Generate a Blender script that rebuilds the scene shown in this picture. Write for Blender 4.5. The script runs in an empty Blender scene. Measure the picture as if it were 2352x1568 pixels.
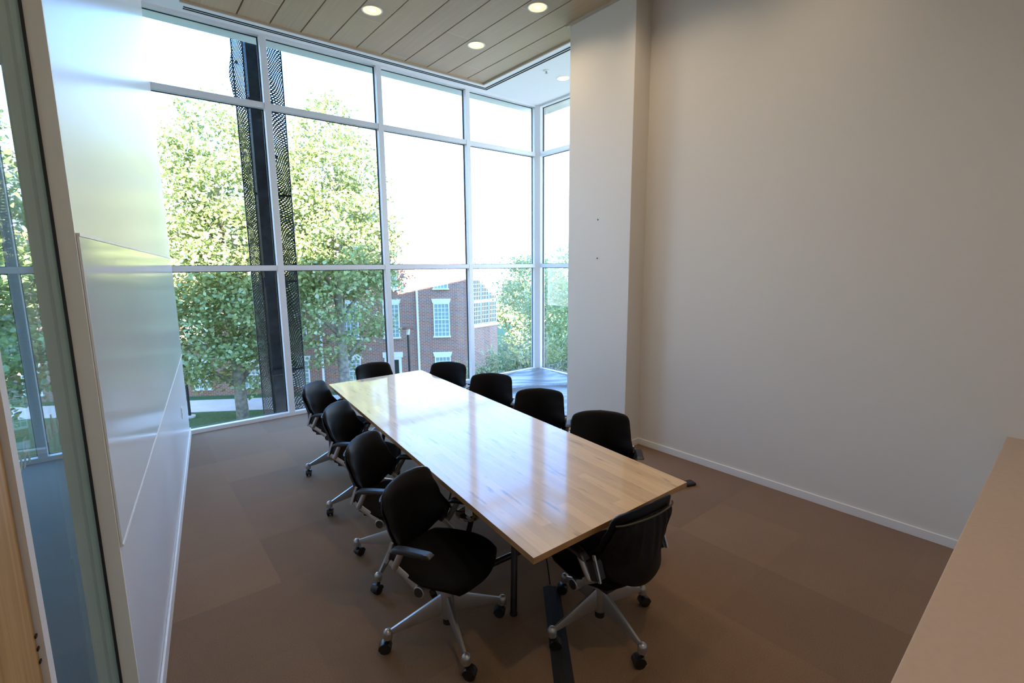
import bpy, bmesh, math, random
import numpy as np
from mathutils import Vector, Matrix
random.seed(7)
rng = np.random.default_rng(11)
R = math.radians
PI = math.pi
scn = bpy.context.scene
COL = scn.collection

# ------------------------------------------------------------------ camera
YAW, PITCH, ROLL, FPX = 0.6786, 0.1544, -0.0083, 1118.58
cam_d = bpy.data.cameras.new('camera')
cam = bpy.data.objects.new('camera', cam_d)
COL.objects.link(cam)
_f = Vector((math.sin(YAW) * math.cos(PITCH), math.cos(YAW) * math.cos(PITCH), -math.sin(PITCH)))
_r0 = Vector((math.cos(YAW), -math.sin(YAW), 0))
_u0 = _r0.cross(_f)
_r = math.cos(ROLL) * _r0 + math.sin(ROLL) * _u0
_u = -math.sin(ROLL) * _r0 + math.cos(ROLL) * _u0
mw = Matrix((_r, _u, -_f)).transposed().to_4x4()
mw.translation = Vector((0.0, -0.615, 1.93))
cam.matrix_world = mw
cam_d.sensor_fit = 'HORIZONTAL'
cam_d.sensor_width = 36.0
cam_d.lens = FPX / 2352 * 36.0
cam_d.clip_start = 0.02
cam_d.clip_end = 500
scn.camera = cam

# ------------------------------------------------------------------ sky, sun, exposure
vs = scn.view_settings
vs.view_transform = 'Standard'
vs.look = 'None'
vs.gamma = 1.0
vs.use_curve_mapping = False
vs.exposure = 0.36
SKY = 2.1
w = bpy.data.worlds.new('sky')
scn.world = w
w.use_nodes = True
nt = w.node_tree
nt.nodes.clear()
o_ = nt.nodes.new('ShaderNodeOutputWorld')
bg = nt.nodes.new('ShaderNodeBackground')
tc = nt.nodes.new('ShaderNodeTexCoord')
sx = nt.nodes.new('ShaderNodeSeparateXYZ')
rp = nt.nodes.new('ShaderNodeValToRGB')
nt.links.new(tc.outputs['Generated'], sx.inputs[0])
nt.links.new(sx.outputs['Z'], rp.inputs[0])
el = rp.color_ramp.elements
el[0].position = 0.0
el[0].color = (0.86, 0.97, 1.10, 1)
el[1].position = 1.0
el[1].color = (0.26, 0.55, 1.15, 1)
e2 = el.new(0.12)
e2.color = (0.68, 0.92, 1.25, 1)
e3 = el.new(0.38)
e3.color = (0.24, 0.62, 1.42, 1)
bg.inputs['Strength'].default_value = 2.1 * SKY
nt.links.new(rp.outputs[0], bg.inputs['Color'])
nt.links.new(bg.outputs[0], o_.inputs['Surface'])

sun_d = bpy.data.lights.new('sun', 'SUN')
sun_d.energy = 42.0
sun_d.color = (1.0, 0.93, 0.82)
sun_d.angle = R(0.6)
sun = bpy.data.objects.new('sun', sun_d)
COL.objects.link(sun)
SUN_EL = R(19.0)
SUN_DIR = Vector((0.447 * math.cos(SUN_EL), 0.894 * math.cos(SUN_EL), -math.sin(SUN_EL)))
sun.rotation_euler = SUN_DIR.to_track_quat('-Z', 'Y').to_euler()
sun.location = (-10, -30, 20)
scn.cycles.transparent_max_bounces = 24

# ------------------------------------------------------------------ materials
MATS = {}


def new_mat(name):
    m = bpy.data.materials.new(name)
    m.use_nodes = True
    MATS[name] = m
    return m, m.node_tree, m.node_tree.nodes['Principled BSDF']


def pm(name, col, rough=0.5, metal=0.0, coat=0.0, coat_rough=0.1, bump=0.0, bscale=200.0, var=0.0, vscale=3.0,
       spec=0.5, emit=None, estr=0.0, sheen=0.0):
    m, t, b = new_mat(name)
    b.inputs['Base Color'].default_value = (*col, 1)
    b.inputs['Roughness'].default_value = rough
    b.inputs['Metallic'].default_value = metal
    b.inputs['Coat Weight'].default_value = coat
    b.inputs['Coat Roughness'].default_value = coat_rough
    b.inputs['Specular IOR Level'].default_value = spec
    b.inputs['Sheen Weight'].default_value = sheen
    if emit:
        b.inputs['Emission Color'].default_value = (*emit, 1)
        b.inputs['Emission Strength'].default_value = estr
    co = t.nodes.new('ShaderNodeTexCoord')
    if bump:
        n = t.nodes.new('ShaderNodeTexNoise')
        n.inputs['Scale'].default_value = bscale
        bp = t.nodes.new('ShaderNodeBump')
        bp.inputs['Strength'].default_value = bump
        bp.inputs['Distance'].default_value = 0.002
        t.links.new(co.outputs['Object'], n.inputs['Vector'])
        t.links.new(n.outputs['Fac'], bp.inputs['Height'])
        t.links.new(bp.outputs['Normal'], b.inputs['Normal'])
    if var:
        n = t.nodes.new('ShaderNodeTexNoise')
        n.inputs['Scale'].default_value = vscale
        n.inputs['Detail'].default_value = 6
        r = t.nodes.new('ShaderNodeValToRGB')
        r.color_ramp.elements[0].position = 0.3
        r.color_ramp.elements[1].position = 0.7
        r.color_ramp.elements[0].color = (*[c * (1 - var) for c in col], 1)
        r.color_ramp.elements[1].color = (*[min(1, c * (1 + var)) for c in col], 1)
        t.links.new(co.outputs['Object'], n.inputs['Vector'])
        t.links.new(n.outputs['Fac'], r.inputs[0])
        t.links.new(r.outputs[0], b.inputs['Base Color'])
    return m


class NG:
    """tiny node helper"""
    def __init__(s, t):
        s.t = t

    def n(s, kind, **kw):
        x = s.t.nodes.new(kind)
        for k, v in kw.items():
            if k in x.inputs:
                x.inputs[k].default_value = v
            else:
                setattr(x, k, v)
        return x

    def l(s, a, b):
        s.t.links.new(a, b)

    def math(s, op, a, b=None, clamp=False):
        x = s.t.nodes.new('ShaderNodeMath')
        x.operation = op
        x.use_clamp = clamp
        for i, v in enumerate((a, b)):
            if v is None:
                continue
            if isinstance(v, (int, float)):
                x.inputs[i].default_value = v
            else:
                s.t.links.new(v, x.inputs[i])
        return x.outputs[0]

    def ramp(s, fac, stops):
        x = s.t.nodes.new('ShaderNodeValToRGB')
        e = x.color_ramp.elements
        e[0].position, e[0].color = stops[0][0], (*stops[0][1], 1)
        e[1].position, e[1].color = stops[-1][0], (*stops[-1][1], 1)
        for p, c in stops[1:-1]:
            y = e.new(p)
            y.color = (*c, 1)
        s.t.links.new(fac, x.inputs[0])
        return x.outputs[0]

    def mix(s, fac, a, b, blend='MIX'):
        x = s.t.nodes.new('ShaderNodeMix')
        x.data_type = 'RGBA'
        x.blend_type = blend
        for i, v in ((0, fac), (6, a), (7, b)):
            if isinstance(v, (int, float)):
                x.inputs[i].default_value = v
            elif isinstance(v, tuple):
                x.inputs[i].default_value = (*v, 1)
            else:
                s.t.links.new(v, x.inputs[i])
        return x.outputs[2]


# painted walls
pm('wall_paint', (0.74, 0.70, 0.645), 0.42, bump=0.05, bscale=90, spec=0.4)
pm('wall_satin', (0.70, 0.71, 0.73), 0.26, bump=0.04, bscale=14, spec=0.6)
pm('white_trim', (0.80, 0.79, 0.77), 0.4)
pm('soffit_white', (0.78, 0.79, 0.80), 0.6)
pm('window_white', (0.74, 0.75, 0.77), 0.3, spec=0.6)
pm('gasket', (0.015, 0.016, 0.02), 0.5)
pm('whiteboard_gloss', (0.78, 0.80, 0.82), 0.12, spec=0.8, bump=0.02, bscale=9)
pm('slot_dark', (0.01, 0.01, 0.01), 0.8)
pm('counter_laminate', (0.49, 0.36, 0.265), 0.45, var=0.03, vscale=40)
pm('counter_white', (0.66, 0.62, 0.57), 0.5)
pm('black_fabric', (0.0035, 0.0035, 0.004), 0.75, bump=0.25, bscale=700, spec=0.10)
pm('black_leather', (0.0035, 0.0035, 0.005), 0.46, bump=0.15, bscale=420, spec=0.2)
pm('black_plastic', (0.012, 0.012, 0.013), 0.4)
pm('arm_plastic', (0.012, 0.013, 0.018), 0.4, spec=0.45)
pm('shell_black', (0.005, 0.005, 0.0055), 0.55, spec=0.2)
pm('caster_black', (0.012, 0.012, 0.013), 0.3)
pm('silver', (0.46, 0.45, 0.44), 0.36, metal=0.8)
pm('brown_band', (0.045, 0.034, 0.026), 0.5)
pm('chrome', (0.75, 0.75, 0.76), 0.12, metal=1.0)
pm('black_metal', (0.02, 0.02, 0.022), 0.25, metal=0.3, spec=0.6)
pm('rubber', (0.012, 0.012, 0.013), 0.7)
pm('white_plastic', (0.8, 0.8, 0.78), 0.4)
pm('green_plastic', (0.35, 0.40, 0.12), 0.4)
pm('lamp_trim', (0.75, 0.73, 0.68), 0.35)
pm('lamp_reflector', (0.9, 0.78, 0.5), 0.4, emit=(1.0, 0.80, 0.45), estr=0.75)
pm('lamp_bulb', (1, 0.9, 0.7), 0.4, emit=(1.0, 0.82, 0.5), estr=2.2)
pm('plastic_sheet', (0.17, 0.17, 0.17), 0.36, spec=0.5, bump=0.6, bscale=7)
pm('dark_steel', (0.018, 0.022, 0.028), 0.35, metal=0.4, var=0.5, vscale=9)
pm('concrete', (0.42, 0.45, 0.42), 0.8, var=0.1, vscale=2)
pm('path_concrete', (0.55, 0.53, 0.50), 0.85, var=0.06, vscale=1.5)
pm('stone_white', (0.82, 0.82, 0.80), 0.6)
pm('bark', (0.26, 0.23, 0.19), 0.85, var=0.4, vscale=5)
pm('window_dark', (0.03, 0.035, 0.035), 0.15, spec=0.7)
pm('slate', (0.12, 0.12, 0.13), 0.7)
pm('lamp_post_black', (0.02, 0.02, 0.022), 0.4)
pm('door_frame_paint', (0.82, 0.76, 0.69), 0.45)
pm('jamb_white', (0.72, 0.69, 0.68), 0.4)


def carpet(name, base, tile, amp):
    m, t, b = new_mat(name)
    g = NG(t)
    co = g.n('ShaderNodeTexCoord')
    mp = g.n('ShaderNodeMapping')
    mp.inputs['Scale'].default_value = (1 / tile, 1 / tile, 1)
    mp.inputs['Rotation'].default_value = (0, 0, R(0))
    g.l(co.outputs['Object'], mp.inputs[0])
    fl = g.n('ShaderNodeVectorMath', operation='FLOOR')
    g.l(mp.outputs[0], fl.inputs[0])
    wn = g.n('ShaderNodeTexWhiteNoise')
    g.l(fl.outputs[0], wn.inputs['Vector'])
    nz = g.n('ShaderNodeTexNoise', Scale=260.0, Detail=3.0)
    g.l(co.outputs['Object'], nz.inputs['Vector'])
    nb = g.n('ShaderNodeTexNoise', Scale=2.2, Detail=4.0)
    g.l(co.outputs['Object'], nb.inputs['Vector'])
    wv = g.n('ShaderNodeTexWave', Scale=60.0, Distortion=3.0)
    g.l(co.outputs['Object'], wv.inputs['Vector'])
    v = g.math('ADD', g.math('MULTIPLY', wn.outputs['Value'], amp), 1 - amp / 2)
    v = g.math('MULTIPLY', v, g.math('ADD', g.math('MULTIPLY', nz.outputs['Fac'], 1.5), 0.25))
    v = g.math('MULTIPLY', v, g.math('ADD', g.math('MULTIPLY', nb.outputs['Fac'], 0.25), 0.875))
    v = g.math('MULTIPLY', v, g.math('ADD', g.math('MULTIPLY', wv.outputs['Fac'], 0.15), 0.92))
    c = g.mix(1.0, base, v, 'MULTIPLY')
    g.l(c, b.inputs['Base Color'])
    b.inputs['Roughness'].default_value = 0.9
    b.inputs['Specular IOR Level'].default_value = 0.25
    b.inputs['Sheen Weight'].default_value = 0.15
    bp = g.n('ShaderNodeBump', Strength=0.5, Distance=0.003)
    g.l(nz.outputs['Fac'], bp.inputs['Height'])
    g.l(bp.outputs['Normal'], b.inputs['Normal'])
    return m


carpet('carpet_brown', (0.205, 0.118, 0.060), 0.61, 0.22)
carpet('carpet_grey', (0.10, 0.115, 0.115), 0.61, 0.10)


def wood_ceiling():
    m, t, b = new_mat('ceiling_plank')
    g = NG(t)
    co = g.n('ShaderNodeTexCoord')
    sp = g.n('ShaderNodeSeparateXYZ')
    g.l(co.outputs['Object'], sp.inputs[0])
    # plank index by x (pitch .308), end joints staggered in y
    ix = g.math('FLOOR', g.math('DIVIDE', g.math('SUBTRACT', sp.outputs['X'], 1.216), 0.308))
    off = g.math('FRACT', g.math('MULTIPLY', ix, 0.37))
    yy = g.math('ADD', g.math('DIVIDE', sp.outputs['Y'], 2.4), off)
    iy = g.math('FLOOR', yy)
    cb = g.n('ShaderNodeCombineXYZ')
    g.l(ix, cb.inputs[0])
    g.l(iy, cb.inputs[1])
    wn = g.n('ShaderNodeTexWhiteNoise')
    g.l(cb.outputs[0], wn.inputs['Vector'])
    mp = g.n('ShaderNodeMapping')
    mp.inputs['Scale'].default_value = (60, 2.0, 1)
    g.l(co.outputs['Object'], mp.inputs[0])
    nz = g.n('ShaderNodeTexNoise', Scale=1.0, Detail=6.0)
    g.l(mp.outputs[0], nz.inputs['Vector'])
    v = g.math('ADD', g.math('MULTIPLY', wn.outputs['Value'], 0.18), 0.90)
    v = g.math('MULTIPLY', v, g.math('ADD', g.math('MULTIPLY', nz.outputs['Fac'], 0.28), 0.86))
    fy = g.math('FRACT', yy)
    j = g.math('LESS_THAN', fy, 0.004)
    c = g.mix(1.0, (0.49, 0.345, 0.21), v, 'MULTIPLY')
    c = g.mix(j, c, (0.56, 0.45, 0.32))
    g.l(c, b.inputs['Base Color'])
    b.inputs['Roughness'].default_value = 0.36
    b.inputs['Coat Weight'].default_value = 0.35
    b.inputs['Coat Roughness'].default_value = 0.25


wood_ceiling()


def table_wood():
    m, t, b = new_mat('maple_top')
    g = NG(t)
    co = g.n('ShaderNodeTexCoord')
    sp = g.n('ShaderNodeSeparateXYZ')
    g.l(co.outputs['Object'], sp.inputs[0])
    ix = g.math('FLOOR', g.math('DIVIDE', sp.outputs['X'], 0.062))
    off = g.math('FRACT', g.math('MULTIPLY', g.math('SINE', g.math('MULTIPLY', ix, 12.9)), 43.7))
    iy = g.math('FLOOR', g.math('ADD', g.math('DIVIDE', sp.outputs['Y'], 1.3), off))
    cb = g.n('ShaderNodeCombineXYZ')
    g.l(ix, cb.inputs[0])
    g.l(iy, cb.inputs[1])
    wn = g.n('ShaderNodeTexWhiteNoise')
    g.l(cb.outputs[0], wn.inputs['Vector'])
    mp = g.n('ShaderNodeMapping')
    mp.inputs['Scale'].default_value = (45, 2.2, 1)
    g.l(co.outputs['Object'], mp.inputs[0])
    nz = g.n('ShaderNodeTexNoise', Scale=1.0, Detail=8.0, Distortion=0.6)
    g.l(mp.outputs[0], nz.inputs['Vector'])
    mp2 = g.n('ShaderNodeMapping')
    mp2.inputs['Scale'].default_value = (26, 4.5, 1)
    g.l(co.outputs['Object'], mp2.inputs[0])
    kn = g.n('ShaderNodeTexNoise', Scale=1.0, Detail=3.0)
    g.l(mp2.outputs[0], kn.inputs['Vector'])
    kf = g.n('ShaderNodeMapRange')
    kf.inputs['From Min'].default_value = 0.61
    kf.inputs['From Max'].default_value = 0.76
    g.l(kn.outputs['Fac'], kf.inputs[0])
    v = g.math('ADD', g.math('MULTIPLY', wn.outputs['Value'], 0.22), 0.88)
    v = g.math('MULTIPLY', v, g.math('ADD', g.math('MULTIPLY', nz.outputs['Fac'], 0.35), 0.82))
    c = g.mix(1.0, (0.64, 0.42, 0.215), v, 'MULTIPLY')
    c = g.mix(g.math('MULTIPLY', kf.outputs[0], 0.75), c, (0.17, 0.095, 0.05))
    g.l(c, b.inputs['Base Color'])
    b.inputs['Roughness'].default_value = 0.45
    b.inputs['Specular IOR Level'].default_value = 0.2
    b.inputs['Coat Weight'].default_value = 1.0
    b.inputs['Coat Roughness'].default_value = 0.10
    pm('maple_edge', (0.36, 0.18, 0.06), 0.45, var=0.15, vscale=14)


table_wood()


def pine():
    m, t, b = new_mat('pine')
    g = NG(t)
    co = g.n('ShaderNodeTexCoord')
    mp = g.n('ShaderNodeMapping')
    mp.inputs['Scale'].default_value = (30, 30, 1.2)
    g.l(co.outputs['Object'], mp.inputs[0])
    nz = g.n('ShaderNodeTexNoise', Scale=1.0, Detail=5.0, Distortion=1.0)
    g.l(mp.outputs[0], nz.inputs['Vector'])
    g.l(g.ramp(nz.outputs['Fac'], [(0.3, (0.34, 0.18, 0.06)), (0.7, (0.55, 0.34, 0.14))]), b.inputs['Base Color'])
    b.inputs['Roughness'].default_value = 0.4


pine()


def glass(name, tint, refl=1.0):
    m = bpy.data.materials.new(name)
    m.use_nodes = True
    t = m.node_tree
    t.nodes.clear()
    g = NG(t)
    o = g.n('ShaderNodeOutputMaterial')
    tr = g.n('ShaderNodeBsdfTransparent')
    tr.inputs['Color'].default_value = (*tint, 1)
    gl = g.n('ShaderNodeBsdfGlossy')
    gl.inputs['Roughness'].default_value = 0.0
    fr = g.n('ShaderNodeFresnel')
    fr.inputs['IOR'].default_value = 1.35
    mx = g.n('ShaderNodeMixShader')
    g.l(g.math('MULTIPLY', fr.outputs[0], refl), mx.inputs[0])
    g.l(tr.outputs[0], mx.inputs[1])
    g.l(gl.outputs[0], mx.inputs[2])
    g.l(mx.outputs[0], o.inputs['Surface'])
    MATS[name] = m


glass('clear_glass', (0.97, 0.985, 0.98), 0.4)
glass('green_glass', (0.86, 0.93, 0.91), 0.35)


def letter_mat():
    m = bpy.data.materials.new('frosted_letter')
    m.use_nodes = True
    t = m.node_tree
    t.nodes.clear()
    g = NG(t)
    o = g.n('ShaderNodeOutputMaterial')
    tr = g.n('ShaderNodeBsdfTransparent')
    df = g.n('ShaderNodeBsdfDiffuse')
    df.inputs['Color'].default_value = (0.86, 0.88, 0.88, 1)
    mx = g.n('ShaderNodeMixShader')
    mx.inputs[0].default_value = 0.88
    g.l(tr.outputs[0], mx.inputs[1])
    g.l(df.outputs[0], mx.inputs[2])
    g.l(mx.outputs[0], o.inputs['Surface'])
    MATS['frosted_letter'] = m


letter_mat()


def brick():
    m, t, b = new_mat('brick')
    g = NG(t)
    co = g.n('ShaderNodeTexCoord')
    sp = g.n('ShaderNodeSeparateXYZ')
    g.l(co.outputs['Object'], sp.inputs[0])
    cb = g.n('ShaderNodeCombineXYZ')
    g.l(sp.outputs['X'], cb.inputs[0])
    g.l(sp.outputs['Z'], cb.inputs[1])
    br = g.n('ShaderNodeTexBrick')
    br.inputs['Scale'].default_value = 1.0
    br.inputs['Brick Width'].default_value = 0.30
    br.inputs['Row Height'].default_value = 0.105
    br.inputs['Mortar Size'].default_value = 0.012
    br.inputs['Color1'].default_value = (0.37, 0.175, 0.115, 1)
    br.inputs['Color2'].default_value = (0.28, 0.13, 0.09, 1)
    br.inputs['Mortar'].default_value = (0.50, 0.40, 0.35, 1)
    g.l(cb.outputs[0], br.inputs['Vector'])
    g.l(br.outputs['Color'], b.inputs['Base Color'])
    b.inputs['Roughness'].default_value = 0.85


brick()


def leaf_mat(name, c1, c2):
    m = bpy.data.materials.new(name)
    m.use_nodes = True
    t = m.node_tree
    t.nodes.clear()
    g = NG(t)
    o = g.n('ShaderNodeOutputMaterial')
    ge = g.n('ShaderNodeNewGeometry')
    c = g.ramp(ge.outputs['Random Per Island'], [(0.0, c1), (1.0, c2)])
    df = g.n('ShaderNodeBsdfDiffuse')
    tl = g.n('ShaderNodeBsdfTranslucent')
    gl = g.n('ShaderNodeBsdfGlossy')
    gl.inputs['Roughness'].default_value = 0.4
    g.l(c, df.inputs['Color'])
    g.l(c, tl.inputs['Color'])
    mx = g.n('ShaderNodeMixShader')
    mx.inputs[0].default_value = 0.35
    g.l(df.outputs[0], mx.inputs[1])
    g.l(tl.outputs[0], mx.inputs[2])
    m2 = g.n('ShaderNodeMixShader')
    m2.inputs[0].default_value = 0.06
    g.l(mx.outputs[0], m2.inputs[1])
    g.l(gl.outputs[0], m2.inputs[2])
    g.l(m2.outputs[0], o.inputs['Surface'])
    MATS[name] = m


leaf_mat('leaf_sycamore', (0.19, 0.24, 0.085), (0.44, 0.50, 0.22))
leaf_mat('leaf_shrub', (0.14, 0.175, 0.07), (0.34, 0.38, 0.18))
leaf_mat('leaf_light', (0.20, 0.28, 0.12), (0.45, 0.52, 0.26))


def grass_mat():
    m, t, b = new_mat('lawn_grass')
    g = NG(t)
    co = g.n('ShaderNodeTexCoord')
    nz = g.n('ShaderNodeTexNoise', Scale=9.0, Detail=8.0)
    g.l(co.outputs['Object'], nz.inputs['Vector'])
    g.l(g.ramp(nz.outputs['Fac'], [(0.3, (0.025, 0.07, 0.018)), (0.7, (0.07, 0.14, 0.04))]), b.inputs['Base Color'])
    b.inputs['Roughness'].default_value = 0.95


grass_mat()


def mesh_screen_mat():
    """woven wire: dark strands on a see-through ground, in the panel's own coordinates (x along, z up)"""
    m = bpy.data.materials.new('wire_mesh')
    m.use_nodes = True
    t = m.node_tree
    t.nodes.clear()
    g = NG(t)
    o = g.n('ShaderNodeOutputMaterial')
    co = g.n('ShaderNodeTexCoord')
    sp = g.n('ShaderNodeSeparateXYZ')
    g.l(co.outputs['Object'], sp.inputs[0])
    nz = g.n('ShaderNodeTexNoise', Scale=2.5, Detail=3.0)
    g.l(co.outputs['Object'], nz.inputs['Vector'])
    wob = g.math('MULTIPLY', nz.outputs['Fac'], 0.012)
    a = g.math('ADD', g.math('ADD', sp.outputs['X'], sp.outputs['Y']), g.math('ADD', g.math('MULTIPLY', sp.outputs['Z'], 1.1), wob))
    bq = g.math('SUBTRACT', g.math('ADD', sp.outputs['X'], sp.outputs['Y']), g.math('ADD', g.math('MULTIPLY', sp.outputs['Z'], 0.45), wob))
    s1 = g.math('LESS_THAN', g.math('FRACT', g.math('DIVIDE', a, 0.030)), 0.56)
    s2 = g.math('LESS_THAN', g.math('FRACT', g.math('DIVIDE', bq, 0.021)), 0.52)
    st = g.math('MAXIMUM', s1, s2)
    # clogged patches
    n2 = g.n('ShaderNodeTexNoise', Scale=5.0, Detail=4.0)
    g.l(co.outputs['Object'], n2.inputs['Vector'])
    st = g.math('MAXIMUM', st, g.math('GREATER_THAN', n2.outputs['Fac'], 0.66))
    tr = g.n('ShaderNodeBsdfTransparent')
    df = g.n('ShaderNodeBsdfPrincipled')
    cc = g.mix(s1, (0.010, 0.012, 0.015), (0.06, 0.064, 0.07))
    g.l(cc, df.inputs['Base Color'])
    df.inputs['Roughness'].default_value = 0.6
    df.inputs['Specular IOR Level'].default_value = 0.25
    mx = g.n('ShaderNodeMixShader')
    g.l(st, mx.inputs[0])
    g.l(tr.outputs[0], mx.inputs[1])
    g.l(df.outputs[0], mx.inputs[2])
    g.l(mx.outputs[0], o.inputs['Surface'])
    MATS['wire_mesh'] = m


mesh_screen_mat()


# ------------------------------------------------------------------ geometry helpers
class MB:
    """collects shapes, then links them as ONE mesh object"""
    def __init__(s):
        s.v = []
        s.f = []
        s.mi = []
        s.cur = 0

    def add(s, vs_, fs_):
        o = len(s.v)
        s.v += [tuple(p) for p in vs_]
        for q in fs_:
            s.f.append(tuple(i + o for i in q))
            s.mi.append(s.cur)
        return s

    def box(s, a, b, mat=None):
        x0, y0, z0 = a
        x1, y1, z1 = b
        p = [(x0, y0, z0), (x1, y0, z0), (x1, y1, z0), (x0, y1, z0), (x0, y0, z1), (x1, y0, z1), (x1, y1, z1), (x0, y1, z1)]
        if mat is not None:
            p = [mat @ Vector(q) for q in p]
        return s.add(p, [(0, 3, 2, 1), (4, 5, 6, 7), (0, 1, 5, 4), (1, 2, 6, 5), (2, 3, 7, 6), (3, 0, 4, 7)])

    def prism(s, poly, z0, z1):
        n = len(poly)
        v = [(x, y, z0) for x, y in poly] + [(x, y, z1) for x, y in poly]
        f = [tuple(range(n - 1, -1, -1)), tuple(range(n, 2 * n))]
        f += [(i, (i + 1) % n, n + (i + 1) % n, n + i) for i in range(n)]
        return s.add(v, f)

    def tube(s, pts, r, seg=10, cap=True, flat=1.0, upv=None):
        pts = [Vector(p) for p in pts]
        n = len(pts)
        rs = r if isinstance(r, (list, tuple)) else [r] * n
        rings = []
        prev = None
        for i, p in enumerate(pts):
            d = (pts[min(i + 1, n - 1)] - pts[max(i - 1, 0)]).normalized()
            ref = Vector(upv) if upv else (prev if prev is not None else (Vector((0, 0, 1)) if abs(d.z) < 0.9 else Vector((1, 0, 0))))
            a = d.cross(ref)
            if a.length < 1e-6:
                a = d.cross(Vector((1, 0, 0)))
            a.normalize()
            b = a.cross(d).normalized()
            prev = b
            rings.append([p + a * (rs[i] * flat * math.cos(t)) + b * (rs[i] * math.sin(t)) for t in [2 * PI * k / seg for k in range(seg)]])
        v = [q for g in rings for q in g]
        f = []
        for i in range(n - 1):
            for k in range(seg):
                f.append((i * seg + k, i * seg + (k + 1) % seg, (i + 1) * seg + (k + 1) % seg, (i + 1) * seg + k))
        if cap:
            f.append(tuple(range(seg - 1, -1, -1)))
            f.append(tuple(range((n - 1) * seg, n * seg)))
        return s.add(v, f)

    def lathe(s, prof, c=(0, 0, 0), seg=20, axis='Z', cap=True):
        v = []
        for r, z in prof:
            for k in range(seg):
                t = 2 * PI * k / seg
                p = (r * math.cos(t), r * math.sin(t), z)
                if axis == 'X':
                    p = (p[2], p[0], p[1])
                elif axis == 'Y':
                    p = (p[1], p[2], p[0])
                v.append((p[0] + c[0], p[1] + c[1], p[2] + c[2]))
        n = len(prof)
        f = []
        for i in range(n - 1):
            for k in range(seg):
                f.append((i * seg + k, i * seg + (k + 1) % seg, (i + 1) * seg + (k + 1) % seg, (i + 1) * seg + k))
        if cap:
            f.append(tuple(range(seg - 1, -1, -1)))
            f.append(tuple(range((n - 1) * seg, n * seg)))
        return s.add(v, f)

    def sphere(s, c, r, seg=14, rings=8):
        prof = [(max(1e-4, r * math.sin(PI * i / rings)), -r * math.cos(PI * i / rings)) for i in range(rings + 1)]
        return s.lathe(prof, c, seg)

    def grid(s, fn, nu, nv, closed=False):
        v = [fn(i / nu, j / nv) for j in range(nv + 1) for i in range(nu + 1)]
        f = [(j * (nu + 1) + i, j * (nu + 1) + i + 1, (j + 1) * (nu + 1) + i + 1, (j + 1) * (nu + 1) + i) for j in range(nv) for i in range(nu)]
        return s.add(v, f)

    def build(s, name, mats, parent=None, smooth=False, bevel=0.0, loc=None, rot=0.0, subsurf=0, angle=40):
        me = bpy.data.meshes.new(name)
        me.from_pydata(s.v, [], s.f)
        me.update()
        bm = bmesh.new()
        bm.from_mesh(me)
        bmesh.ops.remove_doubles(bm, verts=bm.verts, dist=1e-6)
        bmesh.ops.recalc_face_normals(bm, faces=bm.faces)
        bm.to_mesh(me)
        bm.free()
        ml = mats if isinstance(mats, (list, tuple)) else [mats]
        for m in ml:
            me.materials.append(MATS[m])
        if len(ml) > 1 and len(me.polygons) == len(s.mi):
            for p, i in zip(me.polygons, s.mi):
                p.material_index = i
        o = bpy.data.objects.new(name, me)
        COL.objects.link(o)
        if parent:
            o.parent = parent
        if loc:
            o.location = loc
        o.rotation_euler = (0, 0, rot)
        if bevel:
            b = o.modifiers.new('bevel', 'BEVEL')
            b.width = bevel
            b.segments = 2
            b.limit_method = 'ANGLE'
            b.angle_limit = R(40)
        if subsurf:
            q = o.modifiers.new('sub', 'SUBSURF')
            q.levels = subsurf
            q.render_levels = subsurf
        if smooth:
            for p in me.polygons:
                p.use_smooth = True
            try:
                me.set_sharp_from_angle(angle=R(angle))
            except Exception:
                pass
        return o


def tag(o, label=None, cat=None, group=None, kind=None):
    if label:
        o['label'] = label
    if cat:
        o['category'] = cat
    if group:
        o['group'] = group
    if kind:
        o['kind'] = kind
    return o


def empty(name, loc=(0, 0, 0), rz=0.0):
    o = bpy.data.objects.new(name, None)
    COL.objects.link(o)
    o.location = loc
    o.rotation_euler = (0, 0, rz)
    o.empty_display_size = 0.1
    return o


def struct(o):
    o['kind'] = 'structure'
    return o


def bezier(pts, n=24):
    """Catmull-Rom through the points"""
    P = [Vector(p) for p in pts]
    P = [2 * P[0] - P[1]] + P + [2 * P[-1] - P[-2]]
    out = []
    for i in range(1, len(P) - 2):
        for k in range(n):
            t = k / n
            a, b, c, d = P[i - 1:i + 3]
            out.append(0.5 * ((2 * b) + (c - a) * t + (2 * a - 5 * b + 4 * c - d) * t * t + (3 * b - a - 3 * c + d) * t ** 3))
    out.append(P[-2])
    return out


# ------------------------------------------------------------------ dimensions (metres; X along the window wall, Y towards it)
YW = 6.036            # inner face of the window wall
H = 4.65              # white soffit
WZ = 4.44             # wood ceiling underside
RX = 4.257            # right wall
PX, PY0, PY1 = 4.014, 2.485, 3.336   # pillar
CX = 5.98             # corner of the bay
MUL = [0.20, 1.635, 3.073, 4.523]
LWA = Vector((0.498, 6.036))
LWD = Vector((-0.1274, -0.9919))     # left wall runs this way, towards the camera
LWN = Vector((-0.9919, 0.1274))      # away from the room
LW_END = 4.57
YB = -1.6


def lw(s, d=0.0):
    p = LWA + LWD * s + LWN * d
    return (p.x, p.y)


# ------------------------------------------------------------------ room shell
e0, e1 = lw(0), lw(LW_END)
p_back = lw(7.8)
fl = MB()
fl.prism([lw(0, 0.05), lw(7.8, 0.05), (6.1, p_back[1]), (6.1, 6.15), (0.45, 6.15)], -0.2, 0.0)
struct(fl.build('floor', 'carpet_brown'))
fh = MB()
fh.prism([lw(0, 0.05), (-4.5, 6.15), (-4.5, -1.7), lw(7.8, 0.05)], -0.2, 0.0)
struct(fh.build('floor_hall', 'carpet_grey'))

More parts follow.
